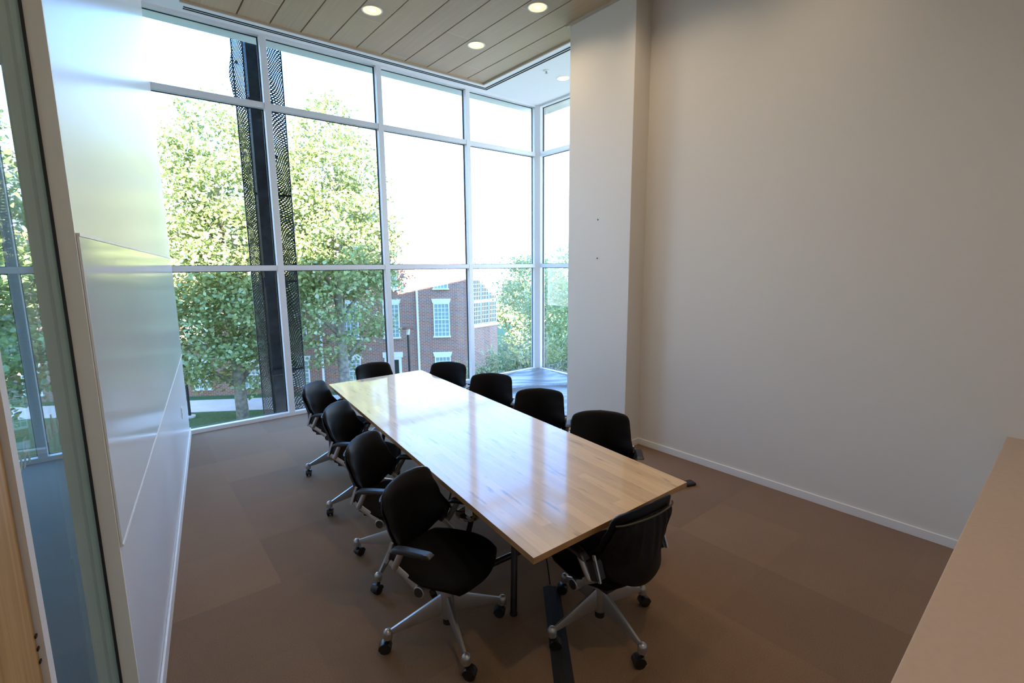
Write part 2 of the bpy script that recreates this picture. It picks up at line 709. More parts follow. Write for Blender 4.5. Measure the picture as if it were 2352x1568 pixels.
# left wall with its thick end
b = MB()
b.prism([lw(0.0), lw(LW_END), lw(LW_END, 0.11), lw(0.0, 0.11)], 0.0, H)
struct(b.build('wall_left', ['wall_satin']))
b = MB()
b.prism([lw(LW_END), lw(LW_END + 0.012), lw(LW_END + 0.012, 0.11), lw(LW_END, 0.11)], 0.0, H)
struct(b.build('trim_1', 'door_frame_paint'))
b = MB()
b.prism([lw(0.0, -0.012), lw(LW_END - 0.005, -0.012), lw(LW_END - 0.005, -0.0005), lw(0.0, -0.0005)], 0.0, 0.085)
struct(b.build('baseboard_left', 'white_trim', bevel=0.003))
# right wall
b = MB()
b.box((RX, YB, 0), (RX + 0.12, PY0 + 0.4, H))
struct(b.build('wall_right', 'wall_paint'))
b = MB()
b.box((RX - 0.013, YB, 0), (RX, PY0, 0.068))
struct(b.build('baseboard_right', 'white_trim', bevel=0.003))
# pillar and the alcove behind it
b = MB()
b.box((PX, PY0, 0), (6.05, PY1, H))
struct(b.build('wall_pillar', 'wall_paint', bevel=0.004))
b = MB()
b.box((PX - 0.013, PY0 - 0.013, 0), (PX, PY1 + 0.013, 0.068))
b.box((PX, PY0 - 0.013, 0), (RX - 0.013, PY0, 0.068))
struct(b.build('baseboard_pillar', 'white_trim', bevel=0.003))
# back wall
b = MB()
b.box((-4.5, YB - 0.12, 0), (RX + 0.12, YB, H))
struct(b.build('wall_back', 'wall_paint'))
b = MB()
b.box((-4.62, YB, 0), (-4.5, 6.15, H))
struct(b.build('wall_hall', 'wall_paint'))

# ceiling: white soffit plate, hung wood ceiling, slot diffusers
b = MB()
b.box((-4.6, YB - 0.1, H), (6.15, 6.42, H + 0.22))
struct(b.build('ceiling', 'soffit_white'))
WX1, WY1 = 4.27, 5.27
b = MB()
xs = [0.75] + [1.216 + 0.308 * k for k in range(0, 10)] + [WX1]
ring = [(0.74, YB + 0.05), (0.74, WY1), (WX1, WY1), (WX1, PY1 + 0.02), (PX - 0.02, PY1 + 0.02), (PX - 0.02, PY0 - 0.02), (PX + 0.2, PY0 - 0.02), (PX + 0.2, YB + 0.05)]
for i in range(len(xs) - 1):
    x0, x1 = xs[i] + 0.006, xs[i + 1] - 0.006
    if i == len(xs) - 2:
        b.box((x0, PY1 + 0.02, WZ), (x1, WY1 - 0.012, WZ + 0.03))
        b.box((x0, YB + 0.05, WZ), (PX + 0.2, PY0 - 0.02, WZ + 0.03))
    elif x1 > PX - 0.02:
        b.box((x0, PY1 + 0.02, WZ), (x1, WY1 - 0.012, WZ + 0.03))
        b.box((x0, YB + 0.05, WZ), (x1, PY0 - 0.02, WZ + 0.03))
        b.box((x0, PY0 - 0.02, WZ), (PX - 0.021, PY1 + 0.02, WZ + 0.03))
    else:
        b.box((x0, YB + 0.05, WZ), (x1, WY1 - 0.012, WZ + 0.03))
cw = struct(b.build('ceiling_wood', 'ceiling_plank', bevel=0.002))
pm('gap_dark', (0.02, 0.014, 0.01), 0.9)
b = MB()
b.prism(ring, WZ + 0.032, WZ + 0.06)
b.build('backing', 'gap_dark', cw)
pm('tan_lip', (0.55, 0.45, 0.34), 0.45)
b = MB()
b.box((0.74, WY1 - 0.012, WZ - 0.022), (WX1 + 0.012, WY1 + 0.006, WZ + 0.06))
b.box((WX1 - 0.006, PY1 + 0.0, WZ - 0.022), (WX1 + 0.012, WY1 - 0.012, WZ + 0.06))
b.box((PX - 0.03, PY0 - 0.02, WZ - 0.02), (PX - 0.001, PY1 + 0.035, WZ + 0.03))
b.build('edge_lip', 'tan_lip', cw)
b = MB()
SY = 5.946
SX = 4.814
for dy in (0.0, -0.045):
    b.box((0.85, SY + dy - 0.011, H - 0.004), (SX + dy + 0.011, SY + dy + 0.011, H + 0.002))
    b.box((SX + dy - 0.011, PY1, H - 0.004), (SX + dy + 0.011, SY + dy - 0.011, H + 0.002))
struct(b.build('trim_2', 'slot_dark'))


# ------------------------------------------------------------------ windows
T3, T2 = 1.925, 3.845
GY = YW + 0.085       # glass plane


def curtain(name, x0, x1, muls, z_rows=(0.05, T3, T2, H - 0.03)):
    root = struct(empty(name, (0, 0, 0)))
    b = MB()
    b.box((x0, YW - 0.005, 0.0), (x1, YW + 0.11, 0.05))
    b.build('sill', 'window_white', root, bevel=0.003)
    b = MB()
    b.box((x0, YW, H - 0.03), (x1, YW + 0.11, H))
    b.build('head', 'window_white', root)
    edges = [x0] + list(muls) + [x1]
    for x in muls:
        b = MB()
        b.box((x - 0.037, YW, 0.05), (x + 0.037, YW + 0.11, H - 0.03))
        b.build('mullion', 'window_white', root, bevel=0.002)
    for z in (T3, T2):
        for i in range(len(edges) - 1):
            b = MB()
            a = edges[i] + (0.037 if i else 0)
            c = edges[i + 1] - (0.037 if i < len(edges) - 2 else 0)
            b.box((a, YW + 0.004, z - 0.033), (c, YW + 0.11, z + 0.033))
            b.build('transom', 'window_white', root, bevel=0.002)
    zz = [0.05, T3, T2, H - 0.03]
    for i in range(len(edges) - 1):
        a = edges[i] + (0.037 if i else 0)
        c = edges[i + 1] - (0.037 if i < len(edges) - 2 else 0)
        for j in range(3):
            z0 = zz[j] + (0.033 if j else 0)
            z1 = zz[j + 1] - (0.033 if j < 2 else 0)
            b = MB()
            b.box((a, GY, z0), (c, GY + 0.012, z1))
            b.build('pane', 'clear_glass', root)
            b = MB()
            t = 0.009
            b.box((a, GY - 0.012, z0), (a + t, GY - 0.001, z1))
            b.box((c - t * 1.6, GY - 0.012, z0), (c, GY - 0.001, z1))
            b.box((a, GY - 0.012, z0), (c, GY - 0.001, z0 + 0.006))
            b.box((a, GY - 0.012, z1 - t), (c, GY - 0.001, z1))
            b.build('gasket', 'gasket', root)
    return root


curtain('window_1', lw(0)[0] - 0.02, 5.92, MUL[1:])
curtain('window_2', -4.5, lw(0, 0.11)[0], [-3.65, -2.2, -0.755])
# side window of the bay (faces +X) and the corner post
root = struct(empty('window_3'))
GX = CX + 0.04
b = MB()
b.prism([(5.915, 6.146), (5.915, 6.05), (5.985, 5.98), (6.09, 5.98), (6.09, 6.146)], 0.0, H)
b.build('corner_post', 'window_white', root, bevel=0.002)
b = MB()
b.box((CX - 0.005, PY1, 0), (CX + 0.11, 5.98, 0.05))
b.build('sill', 'window_white', root, bevel=0.003)
b = MB()
b.box((CX, PY1, H - 0.03), (CX + 0.11, 5.98, H))
b.build('head', 'window_white', root)
for z in (T3, T2):
    b = MB()
    b.box((CX + 0.004, PY1, z - 0.033), (CX + 0.11, 5.98, z + 0.033))
    b.build('transom', 'window_white', root, bevel=0.002)
zz = [0.05, T3, T2, H - 0.03]
for y0, y1 in ((PY1, 4.50), (4.574, 5.98)):
    for j in range(3):
        z0 = zz[j] + (0.033 if j else 0)
        z1 = zz[j + 1] - (0.033 if j < 2 else 0)
        b = MB()
        b.box((CX + 0.085, y0, z0), (CX + 0.097, y1, z1))
        b.build('pane', 'clear_glass', root)
        b = MB()
        b.box((CX + 0.073, y1 - 0.014, z0), (CX + 0.084, y1, z1))
        b.box((CX + 0.073, y0, z0), (CX + 0.084, y0 + 0.01, z1))
        b.box((CX + 0.073, y0, z0), (CX + 0.084, y1, z0 + 0.006))
        b.box((CX + 0.073, y0, z1 - 0.009), (CX + 0.084, y1, z1))
        b.build('gasket', 'gasket', root)
b = MB()
b.box((CX, 4.50, 0.05), (CX + 0.11, 4.574, H - 0.03))
b.build('mullion', 'window_white', root)

# outer soffit edge of the storey above, lower and upper storeys of the building (they shade the courtyard)
b = MB()
b.box((-12, 6.15, H + 0.03), (6.5, 6.42, H + 0.35))
b.box((6.1, 2.0, H + 0.03), (6.5, 6.15, H + 0.35))
struct(b.build('trim_3', 'concrete'))
b = MB()
b.box((-30, -25, -6.5), (9.0, -1.75, 9.3))
b.box((-30, -1.75, H + 0.36), (9.0, 6.3, 9.3))
struct(b.build('wall_storeys', 'concrete'))

# ------------------------------------------------------------------ glass sidelight and door on the left, towards the camera
root = struct(empty('window_4'))
GS0, GS1, GD = LW_END + 0.013, 5.30, 0.052


def lwbox(b, s0, s1, d0, d1, z0, z1):
    b.prism([lw(s0, d0), lw(s1, d0), lw(s1, d1), lw(s0, d1)], z0, z1)
    return b


lwbox(MB(), GS0, GS1, GD, GD + 0.010, 0.04, 3.0).build('pane', 'green_glass', root)
lwbox(MB(), GS0, GS0 + 0.006, GD - 0.008, GD - 0.0005, 0.04, 3.0).build('gasket', 'gasket', root)
lwbox(MB(), GS0, GS1, GD - 0.03, GD + 0.03, 0.0, 0.038).build('bottom_rail', 'door_frame_paint', root)
lwbox(MB(), GS0, 6.4, GD - 0.03, GD + 0.03, 3.0, 3.06).build('top_rail', 'door_frame_paint', root)
lwbox(MB(), GS0, 7.8, GD - 0.05, GD + 0.05, 3.06, H).build('bulkhead', 'wall_paint', root)
lwbox(MB(), GS1 + 0.002, GS1 + 0.035, GD - 0.035, GD + 0.035, 0.0, 3.0).build('jamb', 'jamb_white', root)
# frosted letters on the outside of the glass, read from the hall, so mirrored from in here
for ch, s_at in (('o', 4.781), ('l', 4.833), ('n', 4.862), ('R', 5.052), ('o', 5.112), ('o', 5.168)):
    cu = bpy.data.curves.new('lettering', 'FONT')
    cu.body = ch
    cu.size = 0.092
    cu.extrude = 0.0006
    cu.offset = 0.0010
    tob = bpy.data.objects.new('tmp', cu)
    COL.objects.link(tob)
    dg = bpy.context.evaluated_depsgraph_get()
    me = bpy.data.meshes.new_from_object(tob.evaluated_get(dg))
    bpy.data.objects.remove(tob)
    lo = bpy.data.objects.new('lettering', me)
    me.materials.clear()
    me.materials.append(MATS['frosted_letter'])
    COL.objects.link(lo)
    px, py = lw(s_at, GD + 0.0115)
    ax = Vector((LWD.x, LWD.y, 0))
    az = Vector((0, 0, 1))
    m4 = Matrix((ax, az, ax.cross(az))).transposed().to_4x4()
    m4.translation = Vector((px, py, 1.462))
    lo.matrix_world = m4
    lo.parent = root

root = struct(empty('door_1'))
lwbox(MB(), GS1 + 0.04, 6.25, GD - 0.024, GD + 0.022, 0.01, 2.98).build('leaf', 'pine', root)
b = MB()
for z in (1.02, 1.10, 1.13, 1.16):
    lwbox(b, GS1 + 0.036, GS1 + 0.046, GD - 0.027, GD - 0.0245, z, z + 0.006)
b.build('screw_marks', 'gasket', root)
lwbox(MB(), 6.28, 6.33, GD - 0.035, GD + 0.035, 0.0, 3.0).build('jamb', 'jamb_white', root)
b = MB()
lwbox(b, 6.33, 7.8, GD - 0.05, GD + 0.05, 0.0, 3.06)
struct(b.build('wall_rear', 'wall_paint'))

# whiteboard on the left wall
wb = tag(empty('whiteboard', (*lw(0.5), 0)), 'wide glossy whiteboard running along the left wall between two seams', 'whiteboard')
b = MB()
for_s = [0.03, LW_END - 0.03]


def loc_off(o, root):
    o.parent = root
    o.location = Vector(o.location) - root.location


o = lwbox(MB(), 0.03, LW_END - 0.001, -0.008, -0.0006, 0.965, 2.035).build('board', 'whiteboard_gloss', None, bevel=0.001)
loc_off(o, wb)
o = lwbox(MB(), 0.03, LW_END - 0.001, -0.010, -0.0006, 0.955, 0.9645).build('edge_strip', 'white_trim', None)
loc_off(o, wb)
o = lwbox(MB(), 0.03, LW_END - 0.001, -0.010, -0.0006, 2.0355, 2.045).build('edge_strip', 'white_trim', None)
loc_off(o, wb)
# outlet plate
op = tag(empty('outlet_plate', (*lw(0.96, -0.0006), 0.46)), 'white outlet plate on the left wall near the window', 'outlet')
o = lwbox(MB(), 0.925, 0.995, -0.006, -0.0006, 0.46, 0.575).build('plate', 'white_plastic', None, bevel=0.002)
loc_off(o, op)
b = MB()
lwbox(b, 0.945, 0.975, -0.008, -0.0061, 0.475, 0.51)
lwbox(b, 0.945, 0.975, -0.008, -0.0061, 0.525, 0.56)
o = b.build('socket', 'white_trim', None)
loc_off(o, op)

# ------------------------------------------------------------------ counter at the camera's right
ct = tag(empty('counter', (2.5, -0.65, 0)), 'long beige laminate counter along the near end of the room', 'counter')
b = MB()
b.prism([(0.9, -0.375), (RX - 0.002, -0.285), (RX - 0.002, -1.0), (0.9, -1.0)], 0.815, 0.845)
o = b.build('worktop', 'counter_laminate', None, bevel=0.003)
loc_off(o, ct)
b = MB()
b.prism([(0.95, -0.41), (RX - 0.02, -0.33), (RX - 0.02, -0.98), (0.95, -0.98)], 0.0, 0.814)
o = b.build('cabinet_body', 'counter_white', None)
loc_off(o, ct)

# ------------------------------------------------------------------ table
TA = math.atan2(4.371 - 0.765, 1.594 - 1.221) - PI / 2
tc_ = Vector(((1.221 + 2.342 + 1.595 + 2.656) / 4, (0.769 + 0.759 + 4.371 + 4.372) / 4))
TL, TWd = 3.60, 1.115
table = tag(empty('conference_table', (1.955, 2.568, 0), TA), 'long pale maple conference table on black tube legs', 'table')
sk = 0.105  # the ends are cut slightly off square
hl, hw = TL / 2, TWd / 2


def to_table(x, y):
    d = Vector((x, y)) - Vector((1.955, 2.568))
    c, s_ = math.cos(-TA), math.sin(-TA)
    return (d.x * c - d.y * s_, d.x * s_ + d.y * c)


corn = [to_table(1.221, 0.769), to_table(2.342, 0.759), to_table(2.656, 4.372), to_table(1.595, 4.371)]
b = MB()
n = 4
v = [(x, y, 0.711) for x, y in corn] + [(x, y, 0.740) for x, y in corn]
b.cur = 0
b.add(v, [(4, 5, 6, 7)])
b.cur = 1
b.add(v, [(3, 2, 1, 0), (0, 1, 5, 4), (1, 2, 6, 5), (2, 3, 7, 6), (3, 0, 4, 7)])
me_ = b.build('tabletop', ['maple_top', 'maple_edge'], table)
for p in me_.data.polygons:
    p.material_index = 0 if p.normal.z > 0.9 else 1
for cy in (-0.93, 0.93):
    for dx, dy in ((-0.28, -0.37), (-0.20, 0.37), (0.28, 0.37), (0.20, -0.37)):
        b = MB()
        b.tube([(dx, cy + dy, 0.004), (dx * 0.55, cy + dy * 0.55, 0.69)], 0.019, 12)
        b.lathe([(0.022, 0.0), (0.022, 0.012), (0.019, 0.02)], (dx, cy + dy, 0.0), 12)
        b.build('leg', 'black_metal', table, smooth=True)
    b = MB()
    b.box((-0.25, cy - 0.25, 0.69), (0.25, cy + 0.25, 0.7105))
    b.build('mount_plate', 'black_metal', table, bevel=0.003)
for (xa, ya), (xb, yb) in ((to_table(1.42, 1.64), to_table(2.36, 1.61)),):
    b = MB()
    b.tube([(xa, ya, 0.1), (xb, yb, 0.1)], 0.020, 12)
    b.build('foot_bar', 'black_metal', table, smooth=True)
b = MB()
b.box((-0.03, -0.7, 0.655), (0.03, 0.7, 0.71))
b.build('stretcher', 'black_metal', table)


# ------------------------------------------------------------------ chairs
def interp(x, pts):
    for (a, p), (c, q) in zip(pts, pts[1:]):
        if x <= c:
            t = (x - a) / (c - a)
            t = t * t * (3 - 2 * t)
            return p + (q - p) * t
    return pts[-1][1]


def back_surface(side, thick, inset=0.0, ztop=0.848, zbot=0.430):
    def fn(u, v):
        a = math.sin((2 * u - 1) * PI / 2)
        k = math.sin((2 * v - 1) * PI / 2)
        v = (k + 1) / 2
        ends = max(0.0, 1 - abs(k) ** 16) ** (1 / 4.2) if k > 0 else max(0.0, 1 - abs(k) ** 6) ** (1 / 2.4)
        wv = interp(v, [(0, 0.160), (0.18, 0.205), (0.38, 0.236), (0.62, 0.223), (0.80, 0.217), (1.0, 0.207)]) - inset
        wd = wv * ends
        x = wd * a
        z = zbot + inset + (ztop - zbot - 2 * inset) * v
        z -= 0.012 * a * a * max(0, k) * ends - 0.02 * a * a * max(0, -k) * ends
        yc = interp(v, [(0, -0.185), (0.35, -0.198), (1.0, -0.208)])
        yc += interp(v, [(0, 0.075), (0.36, 0.130), (0.62, 0.085), (0.86, 0.052), (1.0, 0.042)]) * (abs(x) / 0.22) ** 2.0
        rim = max(0.0, 1 - max(abs(a), abs(k)) ** 6)
        return (x, yc + side * thick * rim ** 0.5, z)
    return fn


def make_chair():
    root = empty('task_chair')
    # seat
    b = MB()

    def seat_fn(top):
        def fn(u, v):
            a, c = 2 * u - 1, 2 * v - 1
            # square -> rounded superellipse
            x = a * math.sqrt(max(0, 1 - 0.36 * c * c))
            y = c * math.sqrt(max(0, 1 - 0.36 * a * a))
            r = max(abs(a), abs(c))
            X = 0.250 * x * (1 - 0.10 * (y < 0) * abs(y))
            Y = 0.065 + 0.240 * y
            z = 0.462 - 0.018 * (1 - r * r) - 0.05 * max(0, y) ** 3 * (1 if y > 0 else 0) + 0.012 * max(0, -y)
            rim = max(0.0, 1 - r ** 6) ** 0.5
            z += (0.026 if top else -0.042) * rim
            return (X, Y, z - 0.012)
        return fn
    b.grid(seat_fn(True), 22, 22)
    b.grid(seat_fn(False), 22, 22)
    b.build('seat', 'black_fabric', root, smooth=True, angle=70)
    # back cushion and shell
    b = MB()
    b.grid(back_surface(1, 0.030), 22, 22)
    b.grid(back_surface(-1, 0.006), 22, 22)
    bk = b.build('backrest', 'black_leather', root, smooth=True, angle=75)
    b = MB()
    f0 = back_surface(-1, 0.020, 0.012, 0.815, 0.422)
    f1 = back_surface(-1, 0.010, 0.016, 0.815, 0.422)

    def rib(u, v):
        x, y, z = f0(u, v)
        if 0.42 < v < 0.92 and 0.12 < u < 0.88:
            y -= 0.0025 * (1 if math.sin(u * 2 * PI * 11) > 0 else -1)
        return (x, y - 0.006, z)
    b.grid(rib, 66, 24)
    b.grid(f1, 22, 24)
    b.build('back_shell', 'shell_black', root, smooth=True, angle=30)
    b = MB()
    pts = []
    for k in range(0, 25):
        x, y, z = back_surface(-1, 0.02, 0.006)(0.06 + 0.88 * k / 24, 0.80)
        pts.append((x, y - 0.008, z - 0.005))
    b.tube(pts, 0.0045, 8)
    b.build('back_band', 'brown_band', root, smooth=True)
    # transverse tube with black caps
    b = MB()
    b.lathe([(0.026, -0.225), (0.026, 0.225)], (0, 0.05, 0.392), 20, 'X')
    for s in (-1, 1):
        b.lathe([(0.026, 0.0), (0.0295, 0.003), (0.0295, 0.03), (0.026, 0.033)], (s * 0.21 - 0.0165 + s * 0.012, 0.05, 0.392), 20, 'X')
    cb_ = b.build('cross_tube', 'silver', root, smooth=True)
    for s in (-1, 1):
        b = MB()
        b.lathe([(0.0235, 0.0), (0.0235, 0.003)], (s * 0.2395 - 0.0015, 0.05, 0.392), 20, 'X')
        b.build('end_cap', 'black_plastic', cb_, smooth=True)
    b = MB()
    b.box((-0.16, -0.10, 0.390), (0.16, 0.17, 0.415))
    b.box((-0.05, -0.03, 0.335), (0.05, 0.12, 0.40))
    b.tube([(0.08, 0.06, 0.37), (0.17, 0.08, 0.355)], [0.006, 0.016], 10)
    b.build('tilt_mechanism', 'black_plastic', root, bevel=0.004)
    for s in (-1, 1):
        b = MB()
        b.tube([(s * 0.222, 0.042, 0.396), (s * 0.229, -0.03, 0.455), (s * 0.236, -0.112, 0.512)], [0.019, 0.0175, 0.016], 10, flat=0.55, upv=(0, 0, 1))
        b.build('side_bar', 'silver', root, smooth=True)
        b = MB()
        b.box((-0.005, -0.008, 0.0), (0.005, 0.008, 0.125), Matrix.Translation((s * 0.240, -0.132, 0.502)) @ Matrix.Rotation(R(-20), 4, 'X'))
        rl = b.build('side_rail', 'silver', root, bevel=0.002)
        b = MB()
        b.box((s * 0.010 - 0.022, -0.007, 0.01), (s * -0.010 + 0.012, 0.04, 0.10), Matrix.Translation((s * 0.224, -0.130, 0.502)) @ Matrix.Rotation(R(-20), 4, 'X'))
        b.build('rail_web', 'black_plastic', rl, bevel=0.004)
        b = MB()
        b.tube(bezier([(s * 0.232, -0.078, 0.492), (s * 0.246, -0.076, 0.498), (s * 0.252, -0.062, 0.520), (s * 0.264, -0.012, 0.612)], 6), 0.0165, 12)
        am = b.build('armrest', 'silver', root, smooth=True)
        b = MB()

        def pad(top):
            def fn(u, v):
                a, c = 2 * u - 1, 2 * v - 1
                r = max(abs(a), abs(c))
                rim = max(0.0, 1 - r ** 8) ** 0.5
                X = 0.268 + 0.027 * a * (1 - 0.12 * c * c)
                Y = 0.040 + 0.115 * c
                z = 0.616 + 0.004 * c - 0.012 * max(0, -c) ** 3
                return (s * X, Y, z + (0.013 if top else -0.012) * rim)
            return fn
        b.grid(pad(True), 8, 16)
        b.grid(pad(False), 8, 16)
        b.build('arm_pad', 'arm_plastic', am, smooth=True, angle=60)
    # column and four blade legs
    b = MB()
    b.lathe([(0.030, 0.10), (0.036, 0.14), (0.036, 0.25), (0.030, 0.29), (0.030, 0.345)], (0, 0, 0), 20)
    col_ = b.build('column', 'silver', root, smooth=True, angle=50, loc=(0, 0.06, 0))
    b = MB()
    b.lathe([(0.02, 0.06), (0.026, 0.065), (0.026, 0.10)], (0, 0, 0), 16)
    b.build('column_foot', 'rubber', col_, smooth=True)
    for k in range(4):
        b = MB()
        n = 10
        prof_t, prof_b = [], []
        for i in range(n + 1):
            t = i / n
            r = 0.028 + (0.310 - 0.028) * t
            zt = 0.238 - 0.122 * t
            zb = 0.128 - 0.033 * t
            if t > 0.9:
                zb = zb + (t - 0.9) * 0.05
            wt, wb_ = 0.0125 - 0.003 * t, 0.019 - 0.009 * t
            prof_t.append((r, wt, zt))
            prof_b.append((r, wb_, zb))
        vv, ff = [], []
        for (r, wt, zt), (_, wb_, zb) in zip(prof_t, prof_b):
            vv += [(r, -wb_ * 0.7, zb), (r, -wt, zt - 0.014), (r, -wt * 0.55, zt), (r, wt * 0.55, zt), (r, wt, zt - 0.014), (r, wb_ * 0.7, zb)]
        for i in range(n):
            for q in range(6):
                ff.append((i * 6 + q, i * 6 + (q + 1) % 6, (i + 1) * 6 + (q + 1) % 6, (i + 1) * 6 + q))
        ff.append((5, 4, 3, 2, 1, 0))
        ff.append(tuple(n * 6 + q for q in range(6)))
        b.add(vv, ff)
        b.sphere((0.312, 0, 0.106), 0.0235)
        b.lathe([(0.0225, 0.078), (0.0235, 0.105)], (0.312, 0, 0), 14)
        lg = b.build('leg', 'silver', root, smooth=True, angle=45)
        b = MB()
        a0 = 0.9 + k * 1.7
        ca, sa = math.cos(a0), math.sin(a0)
        cx, cy = 0.312 + 0.016 * ca, 0.016 * sa
        m_ = Matrix.Translation((cx, cy, 0.0285)) @ Matrix.Rotation(a0, 4, 'Z')
        for s in (-1, 1):
            w_ = MB()
            w_.lathe([(0.018, -0.0095), (0.0285, -0.007), (0.0285, 0.007), (0.018, 0.0095)], (0, 0, 0), 20, 'Y')
            b.add([m_ @ Vector((p[0], p[1] + s * 0.0135, p[2])) for p in w_.v], w_.f)
        h_ = MB()
        h_.lathe([(0.0315, -0.0235), (0.0325, -0.02), (0.0325, 0.02), (0.0315, 0.0235)], (0, 0, 0), 20, 'Y')
        keep = [m_ @ Vector((p[0] * 1.0, p[1], max(p[2], -0.002))) for p in h_.v]
        b.add(keep, h_.f)
        b.lathe([(0.010, 0.05), (0.010, 0.08)], (0.312, 0, 0), 10)
        b.build('caster', 'caster_black', lg, smooth=True, angle=50)
        lg.location = (0, 0.06, 0)
        lg.rotation_euler.z = k * PI / 2
    return root


def kids(o):
    return [c for c in bpy.data.objects if c.parent == o]


def copy_tree(o, parent=None):
    c = o.copy()
    COL.objects.link(c)
    if parent:
        c.parent = parent
    for ch in kids(o):
        copy_tree(ch, c)
    return c


def set_legs(o, phi):
    legs = [c for c in kids(o) if c.name.startswith('leg')]
    for k, lg in enumerate(legs):
        lg.rotation_euler.z = phi + k * PI / 2


CHAIRS = [  # x, y, heading (deg, direction the sitter faces), leg angle relative to heading, label
    (1.158, 1.470, -62.4, -43.0, 'black office chair on the left of the table, nearest to the camera'),
    (1.244, 2.213, -51.5, 1.0, 'second black office chair from the near end along the left of the table'),
    (1.390, 3.100, -46.6, 45.9, 'third black office chair from the near end along the left of the table'),
    (1.486, 3.966, -43.9, 42.2, 'black office chair on the left of the table, nearest to the window'),
    (1.815, 0.825, 86.6, -5.0, 'black office chair seen from behind at the near end of the table'),
    (2.193, 4.471, -88.0, 20.0, 'black office chair at the far end of the table by the window'),
    (2.593, 1.597, 222.0, 10.0, 'black office chair on the right of the table, nearest to the camera'),
    (2.700, 2.393, 222.0, 30.0, 'second black office chair from the near end along the right of the table'),
    (2.750, 3.177, 222.0, 15.0, 'third black office chair from the near end along the right of the table'),
    (2.729, 3.988, 217.8, 40.0, 'black office chair on the right of the table, nearest to the window'),
]
proto = make_chair()
chairs = []
for i, (x, y, hd, ph, lb) in enumerate(CHAIRS):
    chairs.append(proto if i == 0 else copy_tree(proto))
for o, (x, y, hd, ph, lb) in zip(chairs, CHAIRS):
    o.location = (x, y, 0)
    o.rotation_euler = (0, 0, R(hd - 90))
    set_legs(o, R(90 + ph))
    if hd == 86.6:
        for c in kids(o):
            if c.name.startswith(('leg', 'column')):
                c.location = (0.022, 0.115, 0)
    tag(o, lb, 'chair', 'office chairs around the conference table')

# ------------------------------------------------------------------ small things around the table
b = MB()
p0, p1 = Vector((1.866, 1.340)), Vector((0.95, 0.185))
d = (p1 - p0).normalized()
nn = Vector((-d.y, d.x))
b.add([(p.x, p.y, z) for p, z in [(p0 + nn * 0.049, 0.001), (p1 + nn * 0.049, 0.001), (p1 + nn * 0.02, 0.012), (p0 + nn * 0.02, 0.007),
                                  (p0 - nn * 0.049, 0.001), (p1 - nn * 0.049, 0.001), (p1 - nn * 0.02, 0.012), (p0 - nn * 0.02, 0.012)]],
      [(0, 1, 2, 3), (3, 2, 6, 7), (7, 6, 5, 4), (4, 5, 1, 0), (0, 3, 7, 4), (1, 5, 6, 2)])
tag(b.build('cord_cover', 'rubber'), 'flat black cord cover strip running across the carpet from under the table', 'cord cover')

b = MB()
b.tube(bezier([(1.80, 1.42, 0.686), (1.79, 1.40, 0.45), (1.84, 1.36, 0.2), (1.862, 1.345, 0.016)], 10), 0.004, 8)
tag(b.build('power_cable', 'black_plastic'), 'thin black cable hanging from the table down to the cord cover', 'cable')

# power hub under the left edge of the table
hub = tag(empty('power_hub', (1.46, 1.69, 0)), 'black power hub with plugged-in cables under the left edge of the table', 'power hub')
hx, hy, hz = 1.50, 1.62, 0.62
b = MB()
b.box((-0.07, -0.10, 0.64), (0.07, 0.10, 0.7105))
b.build('housing', 'black_plastic', hub, bevel=0.006)
b = MB()
b.lathe([(0.05, 0.46), (0.075, 0.475), (0.078, 0.495), (0.06, 0.505)], (0.02, -0.05, 0), 24)
b.tube([(0.02, -0.05, 0.50), (0.02, -0.05, 0.64)], 0.02, 12)
b.build('round_base', 'chrome', hub, smooth=True)
b = MB()
b.box((-0.03, -0.13, 0.515), (-0.005, -0.085, 0.58))
b.build('plug', 'white_plastic', hub, bevel=0.004)
b = MB()
b.box((0.02, -0.135, 0.51), (0.042, -0.09, 0.57))
b.build('plug', 'green_plastic', hub, bevel=0.004)
b = MB()
b.tube(bezier([(-0.05, 0.02, 0.65), (-0.09, -0.02, 0.56), (-0.03, -0.08, 0.53), (0.05, -0.02, 0.57), (0.02, 0.07, 0.65)], 8), 0.006, 8)
b.build('cord', 'black_plastic', hub, smooth=True)

# black power strip on the carpet by the right wall
ps = tag(empty('power_strip', (3.70, 1.60, 0), R(-22)), 'black power strip on the carpet behind the near right table corner', 'power strip')
b = MB()
b.box((-0.17, -0.04, 0.0), (0.12, 0.04, 0.03))
b.build('housing', 'black_plastic', ps, bevel=0.012)
b = MB()
b.box((-0.15, -0.02, 0.0301), (0.0, 0.02, 0.032))
b.build('outlet_row', 'rubber', ps)

# white cable from the pillar, behind the chair
b = MB()
b.tube(bezier([(3.99, 3.40, 0.03), (3.955, 3.30, 0.035), (3.90, 3.10, 0.008), (3.91, 2.75, 0.008), (3.95, 2.50, 0.03), (3.975, 2.41, 0.045), (3.93, 2.32, 0.03), (3.80, 2.20, 0.008), (3.55, 2.05, 0.008), (3.3, 2.1, 0.008)], 10), 0.0065, 8)
tag(b.build('white_cable', 'white_plastic', smooth=True), 'white cable lying on the carpet along the foot of the pillar', 'cable')

